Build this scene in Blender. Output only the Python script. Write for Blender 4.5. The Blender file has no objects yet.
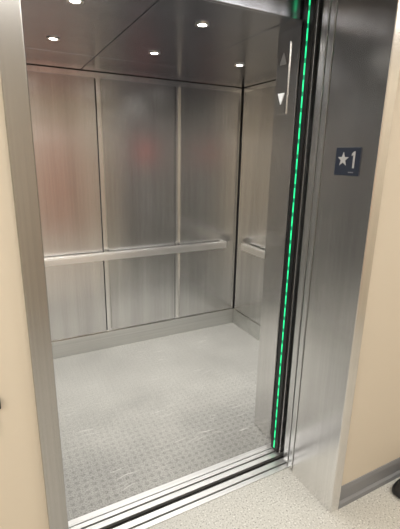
import bpy, math
from mathutils import Vector, Matrix

scene = bpy.context.scene
scene.view_settings.view_transform = 'Standard'
scene.view_settings.look = 'None'

# ------------------------------------------------------------ materials
def newmat(name):
    m = bpy.data.materials.new(name); m.use_nodes = True
    nt = m.node_tree; b = nt.nodes['Principled BSDF']
    return m, nt, b

def simple(name, col, rough=.5, metal=0., emit=None, estr=0., bump=0., bscale=200.):
    m, nt, b = newmat(name)
    b.inputs['Base Color'].default_value = (*col, 1)
    b.inputs['Roughness'].default_value = rough
    b.inputs['Metallic'].default_value = metal
    if emit:
        b.inputs['Emission Color'].default_value = (*emit, 1)
        b.inputs['Emission Strength'].default_value = estr
    tc = nt.nodes.new('ShaderNodeTexCoord')
    n = nt.nodes.new('ShaderNodeTexNoise'); n.inputs['Scale'].default_value = bscale
    nt.links.new(tc.outputs['Object'], n.inputs['Vector'])
    if bump > 0:
        bp = nt.nodes.new('ShaderNodeBump'); bp.inputs['Strength'].default_value = bump
        bp.inputs['Distance'].default_value = .002
        nt.links.new(n.outputs['Fac'], bp.inputs['Height'])
        nt.links.new(bp.outputs['Normal'], b.inputs['Normal'])
    else:
        mr = nt.nodes.new('ShaderNodeMapRange')
        mr.inputs['To Min'].default_value = max(0, rough-.04); mr.inputs['To Max'].default_value = min(1, rough+.04)
        nt.links.new(n.outputs['Fac'], mr.inputs['Value'])
        nt.links.new(mr.outputs['Result'], b.inputs['Roughness'])
    return m

def steel(name, col=(.55,.54,.52), rough=.3, grain='z', streak=.08, fine=.07):
    """brushed stainless: grain-stretched tone variation, fine and broad"""
    m, nt, b = newmat(name)
    L = nt.links.new; N = nt.nodes.new
    b.inputs['Metallic'].default_value = 1
    b.inputs['Roughness'].default_value = rough
    tc = N('ShaderNodeTexCoord')
    last = None
    for k,(hi,lo,amt) in enumerate(((170,1.2,fine),(9,.35,streak))):
        mp = N('ShaderNodeMapping')
        mp.inputs['Scale'].default_value = {'z': (hi, hi, lo), 'x': (lo, hi, hi)}[grain]
        L(tc.outputs['Object'], mp.inputs['Vector'])
        n = N('ShaderNodeTexNoise'); n.inputs['Scale'].default_value = 1; n.inputs['Detail'].default_value = 2
        L(mp.outputs['Vector'], n.inputs['Vector'])
        mr = N('ShaderNodeMapRange'); mr.inputs['From Min'].default_value=.3; mr.inputs['From Max'].default_value=.7
        mr.inputs['To Min'].default_value=1-amt; mr.inputs['To Max'].default_value=1+amt
        L(n.outputs['Fac'], mr.inputs['Value'])
        vm = N('ShaderNodeVectorMath'); vm.operation='SCALE'
        if last is None: vm.inputs[0].default_value = col
        else: L(last, vm.inputs[0])
        L(mr.outputs['Result'], vm.inputs['Scale']); last = vm.outputs[0]
    L(last, b.inputs['Base Color'])
    return m

M_WALL = steel('brushed_steel_panel', (.66,.655,.645), .25)
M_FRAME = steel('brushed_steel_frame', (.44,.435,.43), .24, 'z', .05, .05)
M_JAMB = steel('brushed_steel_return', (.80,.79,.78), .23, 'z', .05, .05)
M_DOOR = steel('brushed_steel_door', (.84,.84,.84), .27, 'z', .04, .05)
M_RAIL = steel('satin_steel_rail', (.96,.95,.93), .30, 'x', .02, .02)
M_RAIL_SHADED = steel('satin_steel_rail_shaded', (.92,.91,.89), .34, 'x', .02, .03)  # slightly darker copy for the front face, shade below the top put into colour
M_STRIP = steel('steel_reveal_strip', (.88,.87,.85), .25)
M_BASE = steel('steel_kick_base', (.68,.68,.66), .32, 'x')
M_CEIL = steel('ceiling_steel', (.46,.48,.55), .24, 'x', .05, .03)
M_ALU = steel('sill_aluminium', (.86,.855,.84), .48, 'x', .06, .10)
M_DARK = simple('dark_reveal', (.03,.03,.032), .5)
M_GROOVE = simple('sill_groove_dark', (.05,.048,.045), .8)  # dark tone for the sill grooves and the gap between sills
M_BLACK = simple('black_plastic', (.012,.012,.013), .35)
M_BEIGE = simple('beige_wall_paint', (.63,.56,.455), .6, bump=.12, bscale=350)
M_BASEB = simple('grey_vinyl_base', (.22,.225,.235), .45)
M_HCEIL = simple('ceiling_tile', (.78,.77,.74), .9, bump=.5, bscale=150)
M_WOOD = simple('reflection_door_wood', (.38,.13,.08), .45)
M_GREEN = simple('green_led', (0,.2,.05), .4, emit=(.02,.85,.28), estr=1.7)
M_GREENDIM = simple('green_led_lens', (0,.10,.05), .4, emit=(.0,.30,.12), estr=.9)
M_LAMP = simple('lamp_lens', (1,1,1), .4, emit=(1,.95,.88), estr=22)
M_PANELLIGHT = simple('troffer_diffuser', (1,1,1), .5, emit=(1,.97,.92), estr=4.0)
M_SIGN = simple('sign_navy', (.022,.030,.052), .45)
M_WHITE = simple('sign_white', (.52,.52,.52), .5)
M_ARROW = simple('lantern_lens', (.8,.8,.8), .4, emit=(1,1,1), estr=.15)
M_ARROWOFF = simple('lantern_lens_off', (.30,.30,.30), .4)
M_REDGLOW = simple('unseen_red_glow', (.3,.01,.01), .4, emit=(1,.22,.12), estr=.25)

def floor_cab_mat():
    m, nt, b = newmat('worn_tread_vinyl'); L = nt.links.new; N = nt.nodes.new
    tc = N('ShaderNodeTexCoord')
    n1 = N('ShaderNodeTexNoise'); n1.inputs['Scale'].default_value = 150; n1.inputs['Detail'].default_value = 3
    n2 = N('ShaderNodeTexNoise'); n2.inputs['Scale'].default_value = 2.2; n2.inputs['Detail'].default_value = 6
    for n in (n1, n2): L(tc.outputs['Object'], n.inputs['Vector'])
    r1 = N('ShaderNodeValToRGB')
    r1.color_ramp.elements[0].position = .34; r1.color_ramp.elements[0].color = (.40,.395,.37,1)
    r1.color_ramp.elements[1].position = .62; r1.color_ramp.elements[1].color = (.70,.69,.645,1)
    L(n1.outputs['Fac'], r1.inputs['Fac'])
    r2 = N('ShaderNodeValToRGB')
    r2.color_ramp.elements[0].position = .3; r2.color_ramp.elements[0].color = (.82,.82,.82,1)
    r2.color_ramp.elements[1].position = .7; r2.color_ramp.elements[1].color = (1,1,1,1)
    L(n2.outputs['Fac'], r2.inputs['Fac'])
    mul = N('ShaderNodeMix'); mul.data_type='RGBA'; mul.blend_type='MULTIPLY'; mul.inputs['Factor'].default_value = 1
    L(r1.outputs['Color'], mul.inputs['A']); L(r2.outputs['Color'], mul.inputs['B'])
    mp = N('ShaderNodeMapping'); mp.inputs['Rotation'].default_value = (0,0,math.radians(45))
    L(tc.outputs['Object'], mp.inputs['Vector'])
    sx = N('ShaderNodeSeparateXYZ'); L(mp.outputs['Vector'], sx.inputs['Vector'])
    def sn(o):
        a = N('ShaderNodeMath'); a.operation='MULTIPLY'; a.inputs[1].default_value = 2*math.pi/.056
        L(o, a.inputs[0]); s = N('ShaderNodeMath'); s.operation='SINE'; L(a.outputs[0], s.inputs[0]); return s
    p = N('ShaderNodeMath'); p.operation='MULTIPLY'
    L(sn(sx.outputs['X']).outputs[0], p.inputs[0]); L(sn(sx.outputs['Y']).outputs[0], p.inputs[1])
    d = N('ShaderNodeMapRange'); d.inputs['From Min'].default_value=.3; d.inputs['From Max'].default_value=.6
    L(p.outputs[0], d.inputs['Value'])
    mix2 = N('ShaderNodeMix'); mix2.data_type='RGBA'; mix2.blend_type='MULTIPLY'
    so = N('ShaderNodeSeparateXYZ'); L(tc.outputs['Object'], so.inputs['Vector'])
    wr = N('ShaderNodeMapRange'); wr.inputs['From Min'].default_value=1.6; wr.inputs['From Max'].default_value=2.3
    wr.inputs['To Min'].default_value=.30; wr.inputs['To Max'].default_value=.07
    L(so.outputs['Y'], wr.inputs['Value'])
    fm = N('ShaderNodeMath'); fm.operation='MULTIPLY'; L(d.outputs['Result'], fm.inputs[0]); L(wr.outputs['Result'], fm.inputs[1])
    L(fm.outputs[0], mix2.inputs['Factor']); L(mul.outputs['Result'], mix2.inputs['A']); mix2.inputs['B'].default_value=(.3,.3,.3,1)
    last = mix2.outputs['Result']
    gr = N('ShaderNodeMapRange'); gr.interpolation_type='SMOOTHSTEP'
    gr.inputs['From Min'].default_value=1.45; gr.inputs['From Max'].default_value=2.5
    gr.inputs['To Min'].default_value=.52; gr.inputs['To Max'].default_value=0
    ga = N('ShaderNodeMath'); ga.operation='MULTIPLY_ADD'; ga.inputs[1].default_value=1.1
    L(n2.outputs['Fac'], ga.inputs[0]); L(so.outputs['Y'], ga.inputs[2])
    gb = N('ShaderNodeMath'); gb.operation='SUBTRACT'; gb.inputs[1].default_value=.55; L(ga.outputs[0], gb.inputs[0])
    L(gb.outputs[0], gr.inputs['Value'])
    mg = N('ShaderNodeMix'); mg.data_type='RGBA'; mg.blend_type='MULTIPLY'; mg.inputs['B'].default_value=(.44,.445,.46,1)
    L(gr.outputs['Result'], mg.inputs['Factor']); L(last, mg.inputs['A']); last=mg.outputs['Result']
    pn = N('ShaderNodeTexNoise'); pn.inputs['Scale'].default_value=2.6; pn.inputs['Detail'].default_value=1
    L(tc.outputs['Object'], pn.inputs['Vector'])
    pm = N('ShaderNodeMapRange'); pm.inputs['From Min'].default_value=.48; pm.inputs['From Max'].default_value=.60
    L(pn.outputs['Fac'], pm.inputs['Value'])
    for rot, off in ((62, 0), (-70, 7), (100, 11), (-100, 17)):
        wn = N('ShaderNodeTexNoise'); wn.inputs['Scale'].default_value=3; L(tc.outputs['Object'], wn.inputs['Vector'])
        wa = N('ShaderNodeVectorMath'); wa.operation='MULTIPLY_ADD'; wa.inputs[1].default_value=(.14,.14,0)
        L(wn.outputs['Color'], wa.inputs[0]); L(tc.outputs['Object'], wa.inputs[2])
        m3 = N('ShaderNodeMapping'); m3.inputs['Rotation'].default_value=(0,0,math.radians(rot)); m3.inputs['Location'].default_value=(off,off,0)
        m3.inputs['Scale'].default_value=(4,110,1)
        L(wa.outputs[0], m3.inputs['Vector'])
        ns = N('ShaderNodeTexNoise'); ns.inputs['Scale'].default_value=1; ns.inputs['Detail'].default_value=1
        L(m3.outputs['Vector'], ns.inputs['Vector'])
        rr = N('ShaderNodeMapRange'); rr.inputs['From Min'].default_value=.69; rr.inputs['From Max'].default_value=.78
        rr.inputs['To Max'].default_value=.75
        L(ns.outputs['Fac'], rr.inputs['Value'])
        rm = N('ShaderNodeMath'); rm.operation='MULTIPLY'; L(rr.outputs['Result'], rm.inputs[0]); L(pm.outputs['Result'], rm.inputs[1])
        mm = N('ShaderNodeMix'); mm.data_type='RGBA'; mm.inputs['B'].default_value=(.86,.85,.81,1)
        L(rm.outputs[0], mm.inputs['Factor']); L(last, mm.inputs['A']); last = mm.outputs['Result']
    L(last, b.inputs['Base Color'])
    b.inputs['Roughness'].default_value = .48
    bp = N('ShaderNodeBump'); bp.inputs['Strength'].default_value=.3; bp.inputs['Distance'].default_value=.001
    L(d.outputs['Result'], bp.inputs['Height']); L(bp.outputs['Normal'], b.inputs['Normal'])
    return m
M_CABFLOOR = floor_cab_mat()

def terrazzo():
    m, nt, b = newmat('speckled_hall_vinyl'); L = nt.links.new; N = nt.nodes.new
    tc = N('ShaderNodeTexCoord')
    v = N('ShaderNodeTexNoise'); v.inputs['Scale'].default_value = 130; v.inputs['Detail'].default_value=2
    L(tc.outputs['Object'], v.inputs['Vector'])
    r = N('ShaderNodeValToRGB')
    e = r.color_ramp.elements
    e[0].position=.30; e[0].color=(.22,.21,.19,1)
    e[1].position=.42; e[1].color=(.55,.54,.50,1)
    e2 = e.new(.62); e2.color=(.60,.59,.55,1)
    e3 = e.new(.70); e3.color=(.85,.84,.80,1)
    L(v.outputs['Fac'], r.inputs['Fac']); L(r.outputs['Color'], b.inputs['Base Color'])
    b.inputs['Roughness'].default_value=.35
    return m
M_TERR = terrazzo()

# ------------------------------------------------------------ mesh helpers
class B:
    def __init__(s): s.v=[]; s.f=[]; s.m=[]; s.mats=[]
    def mi(s, mat):
        if mat not in s.mats: s.mats.append(mat)
        return s.mats.index(mat)
    def box(s, x0,x1,y0,y1,z0,z1, mat):
        i=len(s.v)
        s.v += [(x0,y0,z0),(x1,y0,z0),(x1,y1,z0),(x0,y1,z0),(x0,y0,z1),(x1,y0,z1),(x1,y1,z1),(x0,y1,z1)]
        for q in ((0,3,2,1),(4,5,6,7),(0,1,5,4),(1,2,6,5),(2,3,7,6),(3,0,4,7)):
            s.f.append(tuple(i+k for k in q)); s.m.append(s.mi(mat))
        return s
    def prism(s, pts, dvec, mat):
        i=len(s.v); n=len(pts)
        s.v += [tuple(p) for p in pts]+[tuple(Vector(p)+Vector(dvec)) for p in pts]
        s.f.append(tuple(i+k for k in range(n))); s.m.append(s.mi(mat))
        s.f.append(tuple(i+n+k for k in reversed(range(n)))); s.m.append(s.mi(mat))
        for k in range(n):
            s.f.append((i+k,i+(k+1)%n,i+n+(k+1)%n,i+n+k)); s.m.append(s.mi(mat))
        return s
    def cyl(s, c, r, axis, h, mat, n=32):
        c=Vector(c); pts=[]
        for k in range(n):
            a=2*math.pi*k/n; u,w=math.cos(a)*r, math.sin(a)*r
            pts.append(c+Vector({'z':(u,w,0),'y':(u,0,w),'x':(0,u,w)}[axis]))
        d={'z':(0,0,h),'y':(0,h,0),'x':(h,0,0)}[axis]
        return s.prism(pts,d,mat)
    def ring(s, c, r0, r1, h, mat, n=40):
        i=len(s.v); c=Vector(c)
        for k in range(n):
            a=2*math.pi*k/n; ca,sa=math.cos(a),math.sin(a)
            for r,z in ((r0,0),(r1,0),(r1,h),(r0,h)):
                s.v.append((c.x+r*ca,c.y+r*sa,c.z+z))
        for k in range(n):
            a=i+4*k; b_=i+4*((k+1)%n)
            for j in range(4):
                s.f.append((a+j,b_+j,b_+(j+1)%4,a+(j+1)%4)); s.m.append(s.mi(mat))
        return s
    def build(s, name, parent=None, bevel=0., smooth=False):
        me=bpy.data.meshes.new(name); me.from_pydata(s.v,[],s.f)
        for m in s.mats: me.materials.append(m)
        for p,mi in zip(me.polygons,s.m): p.material_index=mi; p.use_smooth=smooth
        import bmesh
        bm=bmesh.new(); bm.from_mesh(me); bmesh.ops.recalc_face_normals(bm,faces=bm.faces); bm.to_mesh(me); bm.free()
        o=bpy.data.objects.new(name,me); scene.collection.objects.link(o)
        if parent: o.parent=parent
        if bevel>0:
            mo=o.modifiers.new('bevel','BEVEL'); mo.width=bevel; mo.segments=2; mo.limit_method='ANGLE'
        return o
def empty(name):
    o=bpy.data.objects.new(name,None); scene.collection.objects.link(o); o.empty_display_size=.05; return o

# key dimensions (metres)
XL,XR=.095,1.237
YW=1.02
YF=1.00
CX0,CX1=.04,1.99
CY0,CY1=1.69,3.06
CZ=2.165
OPH=2.33
HC=2.70

# ------------------------------------------------------------ hall shell
B().box(-2.4,3.2,-1.9,1.31,-.12,0,M_TERR).build('floor_hall')
B().box(-2.4,3.2,-1.9,1.27,HC,HC+.1,M_HCEIL).build('ceiling_hall')
w=B()
w.box(-2.4,.042,YW,1.27,0,HC,M_BEIGE).box(1.29,3.2,YW,1.27,0,HC,M_BEIGE).box(.042,1.29,YW,1.27,OPH+.053,HC,M_BEIGE)
w.build('wall_elevator')
B().box(-2.4,3.2,-2.0,-1.9,0,HC,M_BEIGE).build('wall_rear')
B().box(-2.5,-2.4,-1.9,1.27,0,HC,M_BEIGE).build('wall_left')
B().box(3.2,3.3,-1.9,1.27,0,HC,M_BEIGE).build('wall_right')
def baseboard(name,x0,x1):
    b=B()
    prof=[(YW,0),(YW-.020,0),(YW-.017,.020),(YW-.007,.028),(YW-.007,.088),(YW-.003,.105),(YW,.107)]
    b.prism([(x0,y,z) for y,z in prof],(x1-x0,0,0),M_BASEB); b.build(name)
baseboard('baseboard_right',1.291,3.2); baseboard('baseboard_left',-2.4,.041)

d=B(); dy=.022  # unseen door, added for its warm red reflection in the steel panels
d.box(.55,.63,-1.90+dy,-1.86+dy,0,2.14,M_BASEB).box(1.55,1.63,-1.90+dy,-1.86+dy,0,2.14,M_BASEB).box(.63,1.55,-1.90+dy,-1.86+dy,2.06,2.14,M_BASEB)
d.box(.63,1.55,-1.90+dy,-1.87+dy,.005,2.06,M_WOOD)
d.cyl((.72,-1.87+dy,1.0),.025,'y',.05,M_RAIL).box(.71,.83,-1.83+dy,-1.815+dy,.99,1.01,M_RAIL)
d.build('unseen_reflection_door',bevel=.002)

def troffer(name,x,y,lx,ly,p):
    e=empty(name)
    B().box(x-lx/2,x+lx/2,y-ly/2,y+ly/2,HC-.012,HC-.001,M_PANELLIGHT).build('diffuser',e)
    f=B(); t=.025
    f.box(x-lx/2-t,x-lx/2,y-ly/2-t,y+ly/2+t,HC-.02,HC,M_WHITE).box(x+lx/2,x+lx/2+t,y-ly/2-t,y+ly/2+t,HC-.02,HC,M_WHITE)
    f.box(x-lx/2,x+lx/2,y-ly/2-t,y-ly/2,HC-.02,HC,M_WHITE).box(x-lx/2,x+lx/2,y+ly/2,y+ly/2+t,HC-.02,HC,M_WHITE)
    f.build('trim',e)
    l=bpy.data.lights.new('troffer_lamp','AREA'); l.shape='RECTANGLE'; l.size=lx; l.size_y=ly; l.energy=p; l.color=(1,.96,.89)
    o=bpy.data.objects.new('lamp',l); o.location=(x,y,HC-.03); o.parent=e; scene.collection.objects.link(o)
troffer('unseen_troffer',.2,-.5,1.2,.6,24)
troffer('unseen_troffer',2.2,-.3,1.2,.6,18)
troffer('unseen_troffer',-1.7,-.2,1.2,.6,28)  # unseen left fixture, added to brighten the hall and right jamb

# ------------------------------------------------------------ door frame
f=B()
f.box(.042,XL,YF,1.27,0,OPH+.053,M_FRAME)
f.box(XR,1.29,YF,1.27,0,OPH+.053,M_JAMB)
f.box(XL,XR,YF,1.27,OPH,OPH+.053,M_FRAME)
f.build('elevator_door_frame',bevel=.003)

# ------------------------------------------------------------ doors (retracted)
DH=2.38
e=empty('elevator_door')
B().box(1.243,2.3,1.282,1.312,.012,DH,M_DOOR).build('hoistway_panel_outer',e,.003)
B().box(1.250,2.3,1.326,1.362,.012,DH,M_DOOR).build('hoistway_panel_inner',e,.003)
B().box(1.262,2.3,1.405,1.480,.012,2.30,M_DOOR).build('car_panel',e,.003)
e=empty('safety_light_curtain')
B().box(1.248,1.2615,1.412,1.470,.014,2.30,M_BLACK).build('housing',e,.002)
led=B(); led.box(1.2468,1.2485,1.435,1.444,.03,2.28,M_GREENDIM)
z=.03
while z<2.24:
    led.box(1.2460,1.2475,1.436,1.443,z,z+.046,M_GREEN); z+=.066
led.build('led_row',e)

# sills
s=B()
s.box(.04,2.0,1.311,1.376,-.05,-.012,M_GROOVE)
for y0,y1 in ((1.311,1.336),(1.346,1.376)): s.box(.04,2.0,y0,y1,-.012,.003,M_ALU)
s.build('hall_door_sill')
s=B()
s.box(.04,2.0,1.402,1.500,-.05,-.012,M_GROOVE)
for y0,y1 in ((1.402,1.430),(1.440,1.462),(1.467,1.500)): s.box(.04,2.0,y0,y1,-.012,.004,M_ALU)
s.build('car_door_sill')
B().box(.04,2.0,1.3765,1.4015,-.10,-.05,M_GROOVE).build('sill_gap_apron')

# ------------------------------------------------------------ cab shell
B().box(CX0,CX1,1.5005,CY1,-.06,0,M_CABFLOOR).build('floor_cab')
def panels_back():
    b=B()
    b.box(CX0-.03,CX1+.03,CY1+.018,CY1+.05,0,CZ+.12,M_DARK)
    b.box(CX0,CX1,CY1+.012,CY1+.018,.15,CZ-.002,M_STRIP)
    b.box(CX0,CX1,CY1-.004,CY1+.018,0,.15,M_BASE)
    g=.024
    edges=[CX0,.752,1.378,CX1-.0]
    for i in range(3):
        a=edges[i]+(g if i else .0); c=edges[i+1]-(g if i<2 else .03)
        b.box(a,c,CY1-.012,CY1+.012,.165,CZ-.045,M_WALL)
        if i<2:
            b.box(c+.001,c+.012,CY1+.002,CY1+.012,.165,CZ-.045,M_DARK)
    return b.build('wall_cab_back',bevel=.002)
panels_back()
def side(name,xf,sgn):
    b=B()
    def X(a,c): return (min(xf+sgn*a,xf+sgn*c),max(xf+sgn*a,xf+sgn*c))
    b.box(*X(.018,.05),1.53,CY1+.018,0,CZ+.12,M_DARK)
    b.box(*X(.012,.018),1.69,CY1,.15,CZ-.002,M_STRIP)
    b.box(*X(-.004,.018),1.69,CY1-.005,0,.15,M_BASE)
    for a,c in ((1.69,2.33),(2.374,CY1-.05)):
        b.box(*X(-.012,.012),a,c,.165,CZ-.045,M_WALL)
    b.build(name,bevel=.002)
side('wall_cab_right',CX1,1); side('wall_cab_left',CX0,-1)
f=B()
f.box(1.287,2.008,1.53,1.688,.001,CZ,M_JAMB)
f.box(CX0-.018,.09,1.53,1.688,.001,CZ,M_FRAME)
f.box(CX0-.018,2.008,1.4835,1.4995,CZ,2.42,M_CEIL)
f.build('wall_cab_front',bevel=.003)
c=B()
c.box(CX0-.01,CX1+.01,1.50,CY1+.01,CZ+.03,CZ+.07,M_DARK)
for a,b_ in ((CX0+.005,.636),(.642,1.206),(1.212,CX1-.005)):
    c.box(a,b_,1.50,2.62,CZ,CZ+.03,M_CEIL)
    c.box(a,b_,2.625,CY1-.012,CZ,CZ+.03,M_CEIL)
c.build('ceiling_cab',bevel=.0015)

for x in (.36,.91,1.49):
    for y in (1.75,2.34):
        e=empty('ceiling_downlight')
        B().ring((x,y,CZ-.005),.020,.032,.006,M_RAIL).build('trim_ring',e,.001)
        B().cyl((x,y,CZ-.003),.020,'z',.002,M_LAMP).build('lens',e)
        l=bpy.data.lights.new('downlight_lamp','SPOT'); l.energy=22; l.spot_size=math.radians(150); l.spot_blend=.9
        l.shadow_soft_size=.03; l.color=(1,.98,.94)
        o=bpy.data.objects.new('lamp',l); o.location=(x,y,CZ-.012); o.parent=e; scene.collection.objects.link(o)

# ------------------------------------------------------------ handrails
def rail_back():
    e=empty('handrail')
    b=B(); y=CY1-.075; z=.825
    b.box(.12,1.84,y,y+.014,z-.032,z+.016,M_RAIL_SHADED)
    b.box(.12,1.84,y-.003,y+.040,z+.016,z+.028,M_RAIL)
    b.box(1.826,1.84,y+.0145,CY1-.0125,z-.032,z+.0155,M_RAIL).box(1.80,1.84,y+.0405,CY1-.0125,z+.016,z+.028,M_RAIL)
    b.box(.12,.134,y+.0145,CY1-.0125,z-.032,z+.0155,M_RAIL)
    b.build('bar',e,.003)
    for x in (.4,1.065,1.6):
        B().cyl((x,y+.012,z-.005),.011,'y',CY1-.0125-y-.012,M_RAIL).cyl((x,CY1-.018,z-.005),.022,'y',.006,M_RAIL).build('bracket',e,.001)
rail_back()
def rail_right():
    e=empty('handrail')
    b=B(); x=CX1-.075; z=.825
    b.box(x,x+.014,1.85,2.86,z-.032,z+.016,M_RAIL_SHADED)
    b.box(x-.003,x+.040,1.85,2.86,z+.016,z+.028,M_RAIL)
    b.box(x+.0145,CX1-.0125,2.846,2.86,z-.032,z+.0155,M_RAIL).box(x+.0145,CX1-.0125,1.85,1.864,z-.032,z+.0155,M_RAIL)
    b.build('bar',e,.003)
    for y in (2.1,2.6):
        B().cyl((x+.012,y,z-.005),.011,'x',CX1-.0125-x-.012,M_RAIL).build('bracket',e,.001)
rail_right()

e=empty('car_operating_panel')
b=B(); b.box(1.45,1.72,1.6885,1.694,.75,1.85,M_DOOR)
for i in range(3):
    for j in range(2): b.cyl((1.53+j*.11,1.694,.95+i*.12),.02,'y',.006,M_WHITE)
b.box(1.50,1.67,1.694,1.697,1.50,1.76,M_REDGLOW)  # unseen glowing block, added for a soft red reflection in the back wall
b.build('faceplate',e,.001)

e=empty('direction_lantern')
xa=1.287
B().box(xa-.005,xa-.0002,1.590,1.672,1.80,2.11,M_JAMB).build('faceplate',e,.001)
t=.003
B().prism([(xa-.005,1.608,1.895),(xa-.005,1.654,1.895),(xa-.005,1.631,1.845)],(-t,0,0),M_ARROW).build('arrow_down',e)
B().prism([(xa-.005,1.608,2.02),(xa-.005,1.654,2.02),(xa-.005,1.631,2.07)],(-t,0,0),M_ARROWOFF).build('arrow_up',e)

e=empty('floor_number_sign')
xs=XR-.0002; cy,cz=1.135,1.588
B().box(xs-.004,xs,cy-.061,cy+.061,cz-.053,cz+.053,M_SIGN).build('plate',e,.0015)
pts=[]
for k in range(10):
    r=.028 if k%2==0 else .0115; a=math.pi/2+k*math.pi/5
    pts.append((xs-.004, cy+.020-math.cos(a)*r, cz+.008+math.sin(a)*r))
B().prism(pts,(-.0015,0,0),M_WHITE).build('star',e)
n1=[(-.001,0),(.007,0),(.007,.062),(.001,.062),(-.009,.053),(-.009,.045),(-.001,.050)]
B().prism([(xs-.004, cy-.030-u, cz-.024+v) for u,v in n1],(-.0015,0,0),M_WHITE).build('numeral',e)
br=B()
for k in range(3):
    br.cyl((xs-.004,cy-.015-k*.009,cz-.040),.0018,'x',-.0015,M_WHITE,10)
br.build('braille_dots',e)

e=empty('call_button_station')
B().box(-.135,-.052,YW-.006,YW-.0002,.88,1.10,M_DOOR).build('faceplate',e,.002)
B().cyl((-.09,YW-.006,1.03),.02,'y',-.006,M_WHITE).build('button',e)
B().box(-.052,-.040,YW-.012,YW-.0002,.962,.992,M_BLACK).build('key_switch',e,.002)

def shoe(name,x,y,ang):
    secs=[(-.00,.030,.050,.0),(.03,.036,.072,0),(.09,.037,.085,0),(.15,.036,.070,0),(.20,.045,.052,0),(.25,.044,.044,0),(.285,.028,.036,0)]
    b=B(); n=16
    for (l,wd,h,_) in secs:
        for k in range(n):
            a=2*math.pi*k/n; u=math.cos(a); v=math.sin(a)
            zz=h*.5+h*.5*(abs(v)**.7)*(1 if v>0 else -1)
            b.v.append((wd*(abs(u)**.7)*(1 if u>0 else -1), l, zz))
    for s_ in range(len(secs)-1):
        for k in range(n):
            b.f.append((s_*n+k,s_*n+(k+1)%n,(s_+1)*n+(k+1)%n,(s_+1)*n+k)); b.m.append(b.mi(M_BLACK))
    b.f.append(tuple(range(n))); b.m.append(0); b.f.append(tuple((len(secs)-1)*n+k for k in range(n))); b.m.append(0)
    b.box(-.035,.035,.02,.24,.0,.012,M_BLACK)
    o=b.build(name,smooth=True); o.location=(x,y,0); o.rotation_euler=(0,0,ang)
    m=o.modifiers.new('sub','SUBSURF'); m.levels=1; m.render_levels=2
shoe('black_shoe',1.875,.945,math.radians(95))

# ------------------------------------------------------------ world + camera
wd=bpy.data.worlds.new('world'); scene.world=wd; wd.use_nodes=True
wd.node_tree.nodes['Background'].inputs[0].default_value=(1,.97,.93,1)
wd.node_tree.nodes['Background'].inputs[1].default_value=.05

Xc=Vector((777,94.5,-393)).normalized()
Yc=Vector((-212,112.7,-393)); Yc=(Yc-Xc*Yc.dot(Xc)).normalized()
Zc=Xc.cross(Yc)
M=Matrix((Xc,Yc,Zc)).to_4x4()
M.translation=Vector((0,0,1.6))
cam=bpy.data.cameras.new('camera'); co=bpy.data.objects.new('camera',cam); scene.collection.objects.link(co)
co.matrix_world=M
cam.sensor_fit='HORIZONTAL'; cam.sensor_width=36; cam.lens=393/400*36; cam.clip_start=.02
scene.camera=co
